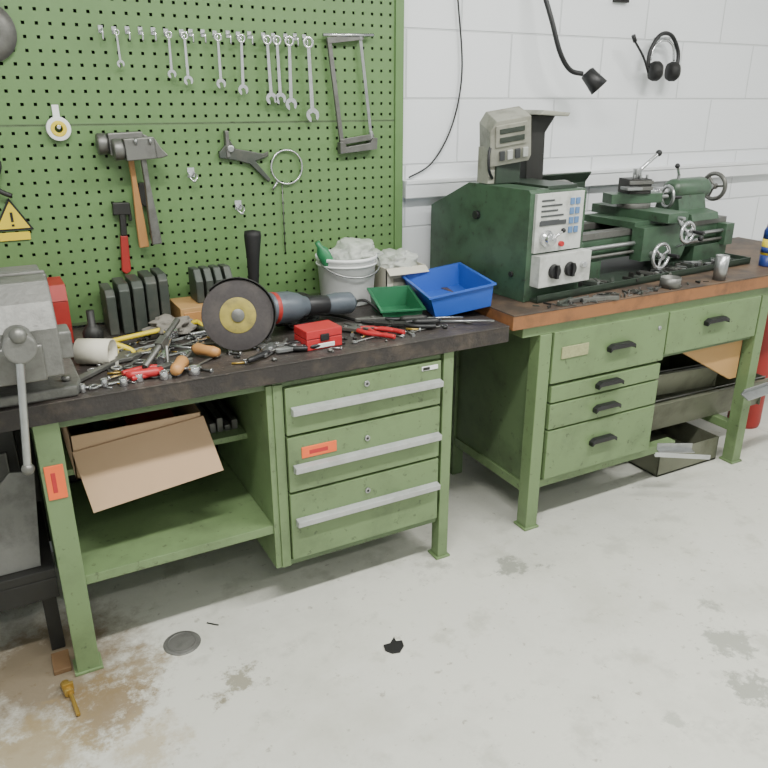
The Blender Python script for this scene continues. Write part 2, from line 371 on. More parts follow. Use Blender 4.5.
b.box(1.725,1.985,2.035,2.082,.965,1.078,PANEL)
for x in (1.795,1.875):
    b.rev([(.001,0),(.027,0),(.025,.014),(.001,.015)],(x,2.035,1.02),BLACK,(0,-1,0)); b.box(x-.006,x+.006,2.01,2.025,.995,1.045,BLACK)
b.cyl((1.94,2.035,1.03),(1.94,2.02,1.03),.012,CHROME)
SY,SZ=2.31,1.22
b.cyl((1.985,SY,SZ),(2.03,SY,SZ),.055,STEELD)
b.rev([(.03,0),(.078,0),(.082,.006),(.082,.07),(.078,.076),(.022,.076)],(2.03,SY,SZ),STEELD,(1,0,0),36)
for k in range(3):
    a=2*PI*k/3+.5; M=T(2.1,SY,SZ)@Matrix.Rotation(a,4,'X'); b.box(0,.035,-.011,.011,.02,.06,STEEL,M); b.box(.0,.015,-.011,.011,.05,.078,STEEL,M)
b.prism([(2.44,1.10),(2.44,1.27),(2.41,1.31),(2.415,1.315),(2.446,1.275),(2.446,1.10)],1.99,2.36,LGD,'X')
b.box(1.985,3.04,2.19,2.24,1.075,1.10,STEELD); b.box(1.985,3.04,2.38,2.43,1.075,1.10,STEELD)
b.box(1.985,3.04,2.195,2.235,.985,1.077,LG); b.box(1.985,3.04,2.385,2.425,.985,1.077,LG)
for k in range(7): b.box(2.05+.15*k,2.07+.15*k,2.235,2.385,1.0,1.07,LG)
b.box(1.985,2.2,2.17,2.45,ZT+.012,.99,LG); b.box(2.80,3.04,2.17,2.45,ZT+.012,.99,LG)
b.cyl((1.985,2.165,1.045),(3.02,2.165,1.045),.009,STEEL); b.cyl((1.985,2.165,1.01),(3.02,2.165,1.01),.007,STEELD)
b.box(2.98,3.04,2.145,2.195,.98,1.075,LG)
b.box(1.985,2.06,2.145,2.195,.97,1.08,LG)
# carriage
b.box(2.38,2.66,2.17,2.45,1.10,1.128,LG); b.prism([(2.38,.975),(2.64,.965),(2.66,1.0),(2.66,1.11),(2.38,1.11)],2.12,2.18,LG,'Y')
b.box(2.47,2.60,2.08,2.49,1.128,1.165,LG)
b.cyl((2.535,2.12,1.145),(2.535,2.05,1.145),.008,STEEL)
def wheel(c,ax,r,m=CHROME,spk=3,th=.008):
    ax=Vector(ax).normalized(); q=Vector((0,0,1)).rotation_difference(ax); M=T(*c)@q.to_matrix().to_4x4()
    b.tube([(r*math.cos(2*PI*k/28),r*math.sin(2*PI*k/28),0) for k in range(28)],th,m,closed=True,M=M)
    for k in range(spk):
        a=2*PI*k/spk+.4; b.cyl((0,0,0),(r*math.cos(a),r*math.sin(a),0),.006,m,n=8,M=M)
    b.cyl((0,0,-.02),(0,0,.014),.014,m,n=16,M=M)
    b.cyl((r*.95,0,0),(r*.95,0,.05),.007,BLACK,r2=.009,n=12,M=M)
wheel((2.44,2.07,1.0),(0,-1,0),.050); b.cyl((2.44,2.13,1.0),(2.44,2.08,1.0),.012,STEEL)
wheel((2.55,2.04,1.09),(0,-1,0),.040); b.cyl((2.535,2.08,1.145),(2.55,2.05,1.09),.01,STEEL)
b.cyl((2.60,2.13,1.01),(2.63,2.03,1.06),.006,CHROME); b.sph((2.63,2.03,1.06),.012,BLACK)
b.rev([(.001,0),(.07,0),(.07,.02),(.001,.02)],(2.53,2.31,1.165),STEELD)
M=T(2.53,2.31,1.185)@R(-20,'Z'); b.box(-.13,.11,-.04,.04,0,.04,LG,M); b.box(-.055,.045,-.05,.05,.04,.10,DARK,M); b.box(-.06,.05,-.055,-.045,.055,.07,STEELD,M); b.box(-.06,.05,-.055,-.045,.08,.095,STEELD,M)
b.cyl((.10,0,.02),(.16,0,.02),.009,STEEL,M=M)
b.tube([(.16,.045*math.cos(t*PI/6),.02+.045*math.sin(t*PI/6)) for t in range(12)],.007,STEEL,closed=True,M=M); b.cyl((.16,0,.02),(.16,.04,.018),.006,STEEL,M=M); b.cyl((.16,-.04,.02),(.20,-.04,.02),.007,BLACK,M=M)
b.cyl((0,0,.10),(0,0,.14),.018,STEEL,M=M); b.cyl((0,0,.125),(.11,.03,.20),.008,CHROME,M=M); b.sph((.11,.03,.20),.014,BLACK,M=M)
b.box(-.09,-.02,-.09,-.03,.06,.072,STEEL,M)
for k in range(3): b.cyl((-.03+.03*k,-.03,.10),(-.03+.03*k,-.03,.118),.006,STEEL,n=8,M=M)
# tailstock
b.prism([(2.17,1.10),(2.45,1.10),(2.44,1.128),(2.375,1.14),(2.36,1.2),(2.26,1.2),(2.245,1.14),(2.18,1.128)],2.76,2.95,LG,'X')
b.rev([(.03,0),(.045,.012),(.05,.03),(.05,.22),(.04,.25),(.025,.262),(.001,.262)],(2.76,SY,SZ),LG,(1,0,0))
b.cyl((2.67,SY,SZ),(2.77,SY,SZ),.018,CHROME); b.cyl((2.63,SY,SZ),(2.67,SY,SZ),.001,CHROME,r2=.012)
b.cyl((3.02,SY,SZ),(3.08,SY,SZ),.012,STEEL)
wheel((3.085,SY,SZ),(1,0,0),.058,STEELD,3,.010)
b.cyl((2.80,SY-.01,1.26),(2.80,SY-.01,1.29),.007,STEEL); b.cyl((2.80,SY-.01,1.285),(2.74,SY-.04,1.33),.006,CHROME); b.sph((2.74,SY-.04,1.33),.011,BLACK)
for k in range(60):
    x=random.uniform(2.0,2.95); y=random.uniform(2.06,2.13); M=T(x,y,ZT+.014)@R(random.uniform(0,180),'Z'); l=random.uniform(.01,.05)
    b.box(-l,l,-.006,.006,0,random.uniform(.006,.02),random.choice((STEELD,DARK,BLOCK,STEEL)),M)
b.done(.0025,post=LROT)
b=B('digital_readout'); 
M=T(1.76,2.34,1.307)
b.box(-.05,.06,-.04,.07,0,.09,LGD,M); b.box(-.08,-.045,-.03,.04,0,.13,DRO,M); b.box(-.03,.0,-.035,.01,.05,.14,DRO,M); b.tube([(-.06,-.03,.02),(-.1,-.06,.06),(-.09,-.05,.13),(-.03,-.03,.15)],.006,BLACK,sub=5,M=M)
M2=T(1.775,2.33,1.395)@R(-14,'Z')@R(16,'X')@R(-9,'Y')
b.prism([(-.085,0),(.065,0),(.075,.02),(.07,.165),(-.06,.165),(-.085,.13)],-.055,.06,DRO,'Y',M2)
b.box(-.065,.055,-.06,-.054,.07,.15,DRO,M2)
for k in range(4): b.box(-.05+.03*k,-.03+.03*k,-.064,-.055,.02,.055,PANEL if k%2 else BLKL,M2)
b.box(-.05,.045,-.063,-.056,.085,.105,GLASSG,M2); b.box(-.05,.045,-.063,-.056,.118,.136,GLASSG,M2)
b.done(.004)
b=B('lamp_hood'); M=T(1.955,2.40,1.30)
b.prism([(-.04,0),(.035,0),(.045,.01),(.04,.18),(.085,.24),(.08,.247),(-.035,.245),(-.05,.16)],-.02,.05,DARK,'Y',M)
b.prism([(-.05,.247),(.09,.240),(.10,.254),(-.03,.264)],-.09,.05,DRO,'Y',M)
b.done(.004)

b=B('metal_cup'); b.rev([(.001,0),(.026,0),(.027,.1),(.024,.1),(.023,.008),(.001,.008)],(2.645,1.995,.907),STEEL); b.done()
b=B('spray_can'); c=(3.06,2.08,.907)
b.rev([(.001,0),(.032,0),(.033,.004),(.033,.05)],c,BLUC); b.rev([(.0331,.05),(.0331,.12)],c,YEL); b.rev([(.033,.12),(.033,.155),(.026,.17)],c,BLUC)
b.rev([(.0335,.06),(.0335,.085)],c,BLUC)
b.rev([(.024,.17),(.024,.2),(.018,.21),(.001,.21)],c,RED); b.done()
b=B('parts_tin'); b.rev([(.001,0),(.04,0),(.04,.04),(.037,.04),(.036,.005),(.001,.005)],(2.36,1.997,.907),STEELD); b.done()
b=B('metal_swarf')
for k in range(120):
    x=random.gauss(2.05,.16); y=random.uniform(1.965,2.03); M=T(x,y,.907)@R(random.uniform(0,180),'Z'); l=random.uniform(.003,.018)
    b.box(-l,l,-.002,.002,0,random.uniform(.002,.008),random.choice((STEELD,DARK,BLOCK,STEEL)),M)
b.done()
b=B('lathe_tool_bits')
for k in range(4): b.box(0,.10,0,.014,0,.014,random.choice((STEELD,BLOCK)),T(1.78+.055*k,1.975+.01*(k%2),.907)@R(20-15*k,'Z'))
b.done(.001)

# ---------------------------------------------------------------- vise
b=B('bench_vise')
z=.873
b.prism([(-.13,1.97),(.15,1.97),(.165,2.02),(.165,2.28),(.12,2.32),(-.11,2.32),(-.15,2.28)],z,z+.03,CAST)
for x in (.13,-.11): b.cyl((x,2.02,z+.03),(x,2.02,z+.045),.014,STEELD,n=6)
b.rev([(.11,0),(.10,.03),(.085,.05),(.09,.08)],(.01,2.15,z+.03),CAST)
b.prism([(1.99,z+.1),(2.30,z+.09),(2.31,z+.2),(2.17,z+.21),(2.17,1.19),(2.09,1.19),(2.08,z+.21),(1.99,z+.2)],-.095,.115,CAST,'X')
b.box(-.105,.125,2.075,2.09,1.13,1.19,STEELD)
b.box(-.06,.08,1.84,2.1,z+.10,z+.19,STEELD)
b.prism([(1.86,z+.1),(2.0,z+.1),(2.0,z+.2),(2.035,z+.22),(2.035,1.19),(1.95,1.19),(1.90,1.15),(1.86,z+.22)],-.10,.12,CAST,'X')
b.box(-.105,.125,2.03,2.045,1.13,1.19,STEELD)
b.box(.112,.15,1.90,1.98,1.0,1.07,CAST)
b.cyl((.03,1.87,1.08),(.03,1.79,1.08),.032,STEELD); b.cyl((.03,1.80,1.08),(.03,1.765,1.08),.036,CAST)
b.cyl((.03,1.775,1.10),(.0,1.775,.79),.009,STEEL); b.sph((.031,1.775,1.11),.020,STEELD); b.sph((.0,1.775,.785),.015,STEELD)
b.done(.006,3)
b=B('low_steel_stand'); b.box(-.75,.02,2.1,2.55,.27,.30,DARK); b.box(-.75,.02,2.1,2.12,.2,.27,DARK)
for x in (-.7,-.03): 
    for y in (2.12,2.50): b.box(x,x+.04,y,y+.04,0,.27,DARK)
b.done(.003)
b=B('steel_plate'); b.prism([(-.14,0),(.005,.0),(.035,.29),(-.03,.30),(-.13,.2)],0,.008,CAST,'Y',T(-.02,2.13,.302)@R(-10,'X')); b.done(.001)
b=B('equipment_cabinet'); b.box(-.8,-.02,2.33,2.55,.302,.78,DARK); b.box(-.3,-.05,2.32,2.335,.45,.6,STEELD); b.done(.004)

# ---------------------------------------------------------------- hand tools
def arc(cx,cy,r,a0,a1,n):
    return [(cx+r*math.cos(math.radians(a0+(a1-a0)*k/n)),cy+r*math.sin(math.radians(a0+(a1-a0)*k/n))) for k in range(n+1)]
def wrench(M,L,m=CHROME,w=None,name='combination_wrench'):
    w=w or L*.045+.002; b=B(name); t=.0025+L*.006
    ro=w*1.35; b.ring((ro*.9,0,0),ro,ro*.62,t*1.6,m,M=M,n=20)
    jr=w*1.7
    b.prism([(ro*1.6,-w*.42),(L-jr*1.8,-w*.5),(L-jr*1.8,w*.5),(ro*1.6,w*.42)],-t/2,t/2,m,M=M)
    cx=L-jr
    out=arc(cx,0,jr,40,345,16)
    pts=out+[(cx+jr*.35,-jr*.42*.6),(cx-jr*.1,-jr*.45),(cx-jr*.35,0),(cx-jr*.05,jr*.45),(cx+jr*.6,jr*.5)]
    b.prism(pts,-t*.7,t*.7,m,M=M)
    return b.done(.0006,1)
def hook(x,z,L=.03):
    b=B('pegboard_hook'); b.tube([(x,PY+.002,z+.008),(x,PY-.02,z+.006),(x,PY-.03,z),(x,PY-.03,z-L)],.003,CHROME,sub=3); b.box(x-.007,x+.007,PY-.003,PY,z-.004,z+.018,CHROME); return b.done()
spec=[(.47,.11),(.63,.14),(.68,.16),(.79,.17),(.87,.19),(.96,.22),(.995,.22),(1.04,.24),(1.11,.28)]
for x,L in spec:
    hook(x,1.795,.02); wrench(T(x,PY-.036,1.803)@R(random.uniform(-2,2),'Y')@HANG,L)
for x in (.43,.51,.55,.59,.71,.75,.835,.91,1.075): hook(x,1.797,.025)
def hacksaw(name,M,W,D,m,mh,blade=STEEL):
    b=B(name)
    b.box(0,W,-.008,.008,-.005,.005,m,M)
    b.box(-.01,.01,-.008,D+.01,-.006,.006,m,M); b.box(W-.01,W+.01,-.008,D+.01,-.006,.006,m,M)
    b.box(0,W,D-.006,D+.006,-.001,.001,blade,M)
    b.cyl((-.01,D,0),(.01,D,0),.008,STEEL,n=10,M=M); b.cyl((W-.02,D,0),(W+.02,D,0),.008,STEEL,n=10,M=M)
    b.prism([(W,-.012),(W+.04,-.016),(W+.046,D+.012),(W+.006,D+.02),(W+.002,D),(W+.02,D-.012),(W+.02,.012),(W,.008)],-.014,.014,mh,M=M)
    return b.done(.002)
M=T(1.195,PY-.025,1.795)@R(-7,'Y')@HANG
hacksaw('hacksaw',M,.345,.125,STEELD,STEELD)
b=B('saw_hanger_rod'); b.cyl((1.17,PY-.03,1.812),(1.37,PY-.03,1.818),.006,CHROME); b.cyl((1.36,PY,1.818),(1.36,PY-.03,1.818),.004,CHROME); b.cyl((1.19,PY,1.812),(1.19,PY-.03,1.812),.004,CHROME); b.done()

def hammer(name,M,L,hl,hw,mh,mhead,claw=False):
    b=B(name)
    b.prism([(0,-.009),(L*.4,-.008),(L*.75,-.014),(L,-.016),(L,.016),(L*.75,.014),(L*.4,.008),(0,.009)],-.009,.009,mh,M=M)
    b.box(-.012,hw,-hl*.42,hl*.3,-hw*.45,hw*.45,mhead,M)
    b.rev([(hw*.42,0),(hw*.6,.006),(hw*.6,.03),(hw*.55,.034),(.001,.034)],(hw*.35,-hl*.42,0),mhead,(0,-1,0),M=M)
    if claw: 
        b.prism([(-.012,hl*.3),(hw,hl*.3),(hw*1.0,hl*.42),(hw*.9,hl*.6),(hw*.45,hl*.45)],-hw*.4,hw*.4,mhead,M=M)
    else:
        b.prism([(-.005,hl*.3),(hw,hl*.3),(hw*.65,hl*.58),(hw*.3,hl*.58)],-hw*.4,hw*.4,mhead,M=M)
    return b.done(.003)
hammer('claw_hammer',T(.495,PY-.09,1.475)@R(-3,'Y')@HANG,.33,.13,.055,STEELD,STEELD,True)
hammer('sledge_hammer',T(.465,PY-.042,1.49)@R(-2,'Y')@HANG,.36,.15,.055,WOOD,STEELD)
b=B('hammer_holder'); b.tube([(.475,PY,1.465),(.475,PY-.11,1.465),(.475,PY-.12,1.485)],.005,STEEL,sub=2); b.tube([(.52,PY,1.465),(.52,PY-.11,1.465),(.52,PY-.12,1.485)],.005,STEEL,sub=2); b.done()
b=B('pipe_wrench'); M=T(.425,PY-.02,1.27)@R(3,'Y')@HANG
b.box(0,.10,-.010,.010,-.008,.008,DARK,M); b.prism([(-.01,-.03),(.03,-.03),(.03,.02),(.05,.02),(.05,.03),(-.01,.025)],-.01,.01,DARK,M=M)
b.prism([(.10,-.012),(.22,-.015),(.23,0),(.22,.015),(.10,.012)],-.008,.008,REDP,M=M); b.done(.003)
b=B('slip_joint_pliers'); M=T(.50,PY-.015,1.28)@R(-2,'Y')@HANG; b.box(0,.13,-.02,-.008,-.006,.006,BLOCK,M); b.box(0,.13,.004,.016,-.006,.006,BLOCK,M); b.prism([(-.06,-.01),(0,-.022),(.02,0),(0,.018),(-.06,.01)],-.008,.008,DARK,M=M); b.done(.002)
b=B('tape_roll'); c=(.265,PY-.014,1.515); b.ring(c,.036,.016,.022,WHITE,(0,1,0)); b.ring((c[0],c[1]-.001,c[2]),.024,.012,.024,YEL,(0,1,0)); b.box(.255,.275,PY-.008,PY-.005,1.545,1.585,WHITE); b.cyl((.265,PY,1.52),(.265,PY-.035,1.52),.006,CHROME); b.done(.001)
b=B('warning_sign'); 
tri=lambda r:[(.09+r*math.cos(math.radians(a)),1.245+r*math.sin(math.radians(a))) for a in (90,210,330)]
b.prism(tri(.068),PY-.006,PY-.003,BLACK,'Y'); b.prism(tri(.056),PY-.0075,PY-.0055,YEL,'Y'); b.box(.086,.094,PY-.009,PY-.007,1.238,1.268,BLACK); b.box(.086,.094,PY-.009,PY-.007,1.224,1.231,BLACK); b.box(.045,.135,PY-.006,PY-.003,1.18,1.205,YEL); b.done()
b=B('grinding_disc'); b.ring((.105,PY-.012,1.785),.085,.012,.006,STEELD,(0,1,0)); b.ring((.105,PY-.014,1.785),.04,.012,.008,CAST,(0,1,0)); b.cyl((.105,PY,1.785),(.105,PY-.03,1.785),.01,BLACK); b.done()
b=B('hand_drill_brace'); b.tube([(.04,PY-.02,1.45),(.08,PY-.03,1.42),(.06,PY-.03,1.35),(.1,PY-.03,1.32)],.008,DARK,sub=5); b.done()
b=B('puller_clamp'); M=T(.80,PY-.015,1.44)
b.prism([(-.03,-.012),(.01,.03),(.03,.0),(.13,-.02),(.15,-.012),(.15,-.03),(.10,-.045),(.155,-.11),(.145,-.12),(.08,-.055),(.03,-.04),(-.03,-.03)],-.006,.006,BLOCK,'Y',M); b.box(-.005,.008,-.01,.02,-.03,.06,STEELD,M); b.cyl((.01,-.006,0),(.01,-.016,0),.012,STEEL,M=M); b.done(.003)
b=B('steel_ring_key'); b.tube([(1.02+.06*math.cos(k*PI/16),PY-.012,1.37+.06*math.sin(k*PI/16)) for k in range(32)],.0035,CHROME,closed=True); b.cyl((.98,PY-.012,1.32),(.96,PY-.012,1.29),.004,CHROME); b.tube([(1.0,PY-.008,1.31),(1.0,PY-.008,1.2),(1.0,PY-.008,1.06)],.002,STEELD); b.done()
def clip(x,z):
    b=B('pegboard_clip'); b.box(x-.012,x+.012,PY-.004,PY,z-.016,z+.016,CHROME); b.tube([(x-.008,PY-.004,z),(x-.014,PY-.03,z-.01),(x,PY-.04,z-.03)],.003,CHROME,sub=3); b.tube([(x+.008,PY-.004,z),(x+.014,PY-.03,z-.01),(x,PY-.04,z-.03)],.003,CHROME,sub=3); b.done()
clip(.67,1.365); clip(.83,1.245)

b=B('hanging_cable'); b.tube([(1.72,2.69,2.3),(1.77,2.685,1.96),(1.80,2.685,1.7),(1.76,2.685,1.5),(1.67,2.685,1.36),(1.56,2.685,1.305)],.0035,BLACK,sub=8); b.done()
b=B('gooseneck_lamp'); b.tube([(2.10,2.68,2.12),(2.12,2.62,2.02),(2.15,2.58,1.9),(2.19,2.56,1.78),(2.25,2.56,1.715),(2.31,2.55,1.70)],.010,BLACK,sub=8,n=12)
b.rev([(.018,-.045),(.030,-.04),(.034,0),(.040,.04),(.036,.04),(.001,.02)],(2.355,2.53,1.675),BLACK,(.45,-.35,-.6)); b.cyl((2.10,2.697,2.12),(2.10,2.675,2.12),.03,BLACK); b.done()
b=B('headset'); cx,cz=2.86,1.785
b.tube([(cx-.095,2.63,cz-.05),(cx-.09,2.63,cz+.02),(cx-.04,2.63,cz+.085),(cx+.03,2.63,cz+.085),(cx+.085,2.63,cz+.02),(cx+.08,2.62,cz-.05)],.009,BLACK,sub=6)
b.tube([(cx-.08,2.635,cz-.02),(cx-.06,2.635,cz+.04),(cx,2.635,cz+.065),(cx+.055,2.635,cz+.04),(cx+.07,2.635,cz-.02)],.006,CHROME,sub=6)
for dx in (-.06,.05):
    b.rev([(.001,-.02),(.035,-.02),(.042,-.005),(.042,.015),(.036,.024),(.02,.026),(.001,.018)],(cx+dx,2.62,cz-.065),RUB,(.85,-.4,0)); b.rev([(.025,.025),(.03,.03),(.02,.032)],(cx+dx,2.62,cz-.065),STEELD,(.85,-.4,0))
b.tube([(cx-.10,2.62,cz-.07),(cx-.16,2.60,cz-.01),(cx-.22,2.6,cz+.05)],.005,BLACK,sub=6); b.cyl((cx-.22,2.6,cz+.05),(cx-.235,2.6,cz+.075),.009,BLACK)
b.cyl((cx,2.699,cz+.075),(cx,2.61,cz+.07),.006,STEEL); b.done()
b=B('wall_hook'); b.box(2.58,2.66,2.68,2.699,1.995,2.03,DARK); b.cyl((2.60,2.69,2.01),(2.60,2.64,2.01),.006,DARK); b.cyl((2.64,2.69,2.01),(2.64,2.64,2.01),.006,DARK); b.done()

# ---------------------------------------------------------------- clutter on bench 1
ZB=.873
b=B('plastic_bucket'); c=(1.20,2.53,ZB)
b.rev([(.001,0),(.098,0),(.10,.004),(.112,.165),(.118,.168),(.118,.180),(.113,.18),(.110,.17),(.097,.01),(.001,.01)],c,WHITE,n=40)
b.ring((c[0],c[1],c[2]+.15),.117,.111,.006,WHITE)
b.tube([(c[0]+.12*math.cos(a),c[1]+.12*math.sin(a)*.9-.02,c[2]+.165-.05*math.sin(-a)) for a in [-PI*k/12 for k in range(13)]],.0035,STEEL)
b.done()
def crumple(name,c,rx,ry,rz,m,amp=.18,seed=1):
    bm=bmesh.new(); bmesh.ops.create_icosphere(bm,subdivisions=5,radius=1)
    for v in bm.verts:
        n=noise.noise(v.co*1.8+Vector((seed,0,0)))+.35*noise.noise(v.co*4+Vector((seed,3,0)))+.15*abs(noise.noise(v.co*9))
        k=1+amp*n*1.6
        v.co=Vector((v.co.x*rx*k,v.co.y*ry*k,v.co.z*rz*k))
    for f in bm.faces: f.smooth=True
    me=bpy.data.meshes.new(name); bm.to_mesh(me); bm.free(); me.materials.append(m); o=bpy.data.objects.new(name,me); o.location=c; bpy.context.collection.objects.link(o); return o
crumple('plastic_bag',(1.24,2.53,1.055),.085,.078,.055,BAG,.22,2)
b=B('spray_bottle'); M=T(1.13,2.50,1.0)@R(-28,'Y'); b.rev([(.001,0),(.022,0),(.024,.01),(.024,.09),(.01,.11),(.01,.13),(.001,.13)],(0,0,0),BOTG,M=M); b.done()
b=B('open_carton'); x0,x1,y0,y1=1.34,1.515,2.47,2.63
b.box(x0,x1,y0,y1,ZB,ZB+.004,CREAM)
for a in ((x0,x0+.004,y0,y1),(x1-.004,x1,y0,y1),(x0,x1,y0,y0+.004),(x0,x1,y1-.004,y1)): b.box(*a,ZB,ZB+.12,CREAM)
b.prism([(y0,ZB+.12),(y0-.03,ZB+.10),(y0-.03,ZB+.098),(y0,ZB+.117)],x0,x1,CREAM,'X')
b.box(x0+.03,x0+.12,y0-.002,y0,ZB+.03,ZB+.08,DRO); b.done()
crumple('plastic_bag',(1.43,2.55,1.0),.08,.07,.045,BAG,.25,5)
def bin_(name,M,W,L,Hh,m,low=True):
    b=B(name); t=.003
    def rp(w,l,z,dz=0): return [(-w/2,-l/2,z-dz),(w/2,-l/2,z-dz),(w/2,l/2,z),(-w/2,l/2,z)]
    f=Hh*.45 if low else 0
    w1,l1=W*.88,L*.92
    rs=[rp(w1,l1,0),rp(W,L,Hh,f),rp(W+.014,L+.014,Hh,f),rp(W+.014,L+.014,Hh-.006,f),rp(W+.002,L+.002,Hh-.006,f)]
    vs=[v for r in rs for v in r]; inner=rp(W-2*t,L-2*t,Hh-.0005,f)+rp(w1-2*t,l1-2*t,t)
    fs=[(0,1,2,3)]
    for i in range(4): fs.append((i,(i+1)%4,4+(i+1)%4,4+i))
    for k in range(1,3):
        for i in range(4): fs.append((k*4+i,k*4+(i+1)%4,(k+1)*4+(i+1)%4,(k+1)*4+i))
    base=len(vs); vs=vs+inner
    for i in range(4): fs.append((4+i,4+(i+1)%4,base+(i+1)%4,base+i)); fs.append((base+i,base+(i+1)%4,base+4+(i+1)%4,base+4+i))
    fs.append((base+4,base+5,base+6,base+7))
    b.add(vs,fs,m,M); 
    return b.done()
bin_('storage_bin',T(1.497,2.27,ZB+.022)@R(-14,'Z')@R(-9,'Y'),.235,.36,.085,BLUE,False)
bin_('storage_bin',T(1.275,2.28,ZB)@R(-14,'Z'),.15,.20,.075,GRNP,True)
b=B('steel_angle_blocks')
for k,(w,h) in enumerate(((.03,.15),(.034,.165),(.036,.17),(.036,.18),(.03,.185))):
    x=.315+.043*k; b.prism([(2.48,ZB),(2.61,ZB),(2.61,ZB+h),(2.50,ZB+h),(2.48,ZB+h-.02)],x,x+w,BLOCK,'X'); b.cyl((x-.002,2.53,ZB+h*.5),(x+w+.002,2.53,ZB+h*.5),.012,STEELD,n=12)
b.done(.003)
b=B('wooden_block_box'); b.box(.54,.79,2.44,2.60,ZB,.945,PLY); b.box(.55,.78,2.438,2.442,ZB+.01,.93,WOOD); b.done(.004)
b=B('machine_clamp_blocks')
for k in range(4): x=.61+.035*k; b.prism([(2.48,.946),(2.58,.946),(2.58,1.055),(2.51,1.06),(2.48,1.02)],x,x+.026,BLOCK,'X')
b.done(.004)
b=B('red_toolbox'); b.box(-.22,.20,2.46,2.63,ZB,1.01,REDP); b.prism([(2.46,1.012),(2.63,1.012),(2.61,1.06),(2.48,1.06)],-.22,.20,REDP,'X'); b.box(-.03,.07,2.452,2.46,.98,1.03,STEEL); b.tube([(-.06,2.55,1.06),(-.06,2.55,1.085),(.1,2.55,1.085),(.1,2.55,1.06)],.006,BLACK); b.done(.004)
b=B('rubber_grip_handle'); b.rev([(.001,0),(.05,0),(.05,.03),(.018,.05),(.017,.10),(.022,.2),(.030,.285),(.028,.30),(.001,.305)],(.815,2.50,ZB),RUB,(.04,0,1)); b.done()
b=B('drill_chuck'); b.rev([(.001,0),(.03,0),(.032,.04),(.02,.06),(.012,.065),(.012,.11),(.001,.11)],(.255,2.42,ZB),DARK); b.done()
b=B('coping_saw'); M=T(.24,2.30,.905)@R(17,'Z')@R(38,'X')
b.cyl((.0,.0,0),(.36,.0,0),.008,YEL,n=10,M=M); b.cyl((.36,0,0),(.385,-.05,0),.007,YEL,n=10,M=M); b.box(.02,.385,-.056,-.046,-.001,.001,STEEL,M)
b.tube([(0,0,0),(-.01,-.03,0),(.02,-.07,0),(.07,-.085,0),(.10,-.06,0),(.08,-.03,0),(.04,0,0)],.009,YEL,sub=4,M=M); b.done()
b=B('cardboard_tube'); b.rev([(.034,0),(.038,0),(.038,.10),(.034,.10)],(.19,2.24,ZB+.038),CREAM,(.85,-.5,0),closed=True); b.done()
def flat(x,y,a,dz=0,tilt=0): return T(x,y,ZB+.004+dz)@R(a,'Z')@R(tilt,'Y')
for x,y,a,L,dz in ((.20,2.14,35,.24,0),(.30,2.12,60,.19,0),(.33,2.16,12,.24,0),(.25,2.24,-5,.2,.004),(.40,2.22,25,.2,0),(.46,2.28,-20,.19,0),(.52,2.33,8,.22,0),(.38,2.34,15,.18,0),(.47,2.16,50,.14,0),(.60,2.28,20,.2,0),(.22,2.05,20,.16,0),(.18,2.01,5,.2,0),(.45,2.02,40,.16,0),(.27,2.10,80,.22,.008)):
    wrench(flat(x,y,a,dz),L,random.choice((CHROME,STEEL,STEELD)),name='open_end_wrench')
b=B('socket_ratchet'); b.cyl((.40,2.13,ZB+.012),(.47,2.30,ZB+.03),.010,CHROME); b.rev([(.001,0),(.022,0),(.022,.024),(.001,.024)],(.475,2.315,ZB+.02),CHROME,(0,0,1)); b.cyl((.395,2.115,ZB+.013),(.42,2.17,ZB+.018),.014,CHROME); b.done(.001)
b=B('tap_wrench'); b.cyl((.34,2.06,ZB+.02),(.48,2.22,ZB+.10),.009,STEELD); b.box(-.02,.02,-.012,.012,-.012,.012,STEELD,T(.41,2.14,ZB+.06)@R(48,'Z')@R(-20,'Y')); b.done(.001)
b=B('adjustable_wrench'); M=flat(.16,2.07,42,.006); b.prism([(0,-.012),(.17,-.008),(.20,-.03),(.245,-.03),(.245,-.012),(.22,-.01),(.22,.008),(.25,.012),(.245,.035),(.20,.03),(.17,.008),(0,.012)],-.006,.006,STEELD,M=M); b.cyl((.20,-.005,0),(.215,-.005,0),.009,CHROME,M=M); b.done(.002)
b=B('c_clamp'); M=T(.60,2.34,ZB+.012)@R(10,'Z'); b.tube([(0,0,0),(0,.07,0),(.03,.09,0),(.10,.09,0),(.12,.07,0),(.12,0,0)],.010,BLOCK,sub=4,M=M); b.cyl((-.06,.005,0),(.08,.005,0),.006,STEEL,M=M); b.cyl((-.055,-.03,0),(-.055,.04,0),.004,STEEL,M=M); b.cyl((.08,.005,0),(.09,.005,0),.011,STEEL,M=M); b.done(.001)
b=B('allen_key'); b.tube([(.33,2.04,ZB+.006),(.41,2.10,ZB+.006),(.415,2.105,ZB+.01),(.415,2.105,ZB+.06)],.005,STEELD); b.done()
def screwdriver(name,M,L,mh,ms=STEEL,k=1):
    b=B(name); b.rev([(.001*k,0),(.010*k,.002),(.013*k,.02),(.012*k,.05),(.014*k,.08),(.009*k,.095),(.001,.095)],(0,0,.014*k),mh,(1,0,0),16,M=M); b.cyl((.09,0,.014*k),(L,0,.010),.0035,ms,n=10,M=M); b.box(L-.005,L+.006,-.004,.004,.008,.012,ms,M); return b.done()
screwdriver('wood_handled_file',flat(.405,1.975,62),.24,WOOD,STEELD,1.4)
screwdriver('wood_handled_chisel',flat(.56,2.08,125),.22,WOOD,STEEL,1.3)
screwdriver('screwdriver',flat(.28,2.02,-5),.2,RED)
screwdriver('needle_file',flat(.62,1.99,30),.2,BLACK,STEELD,.7)
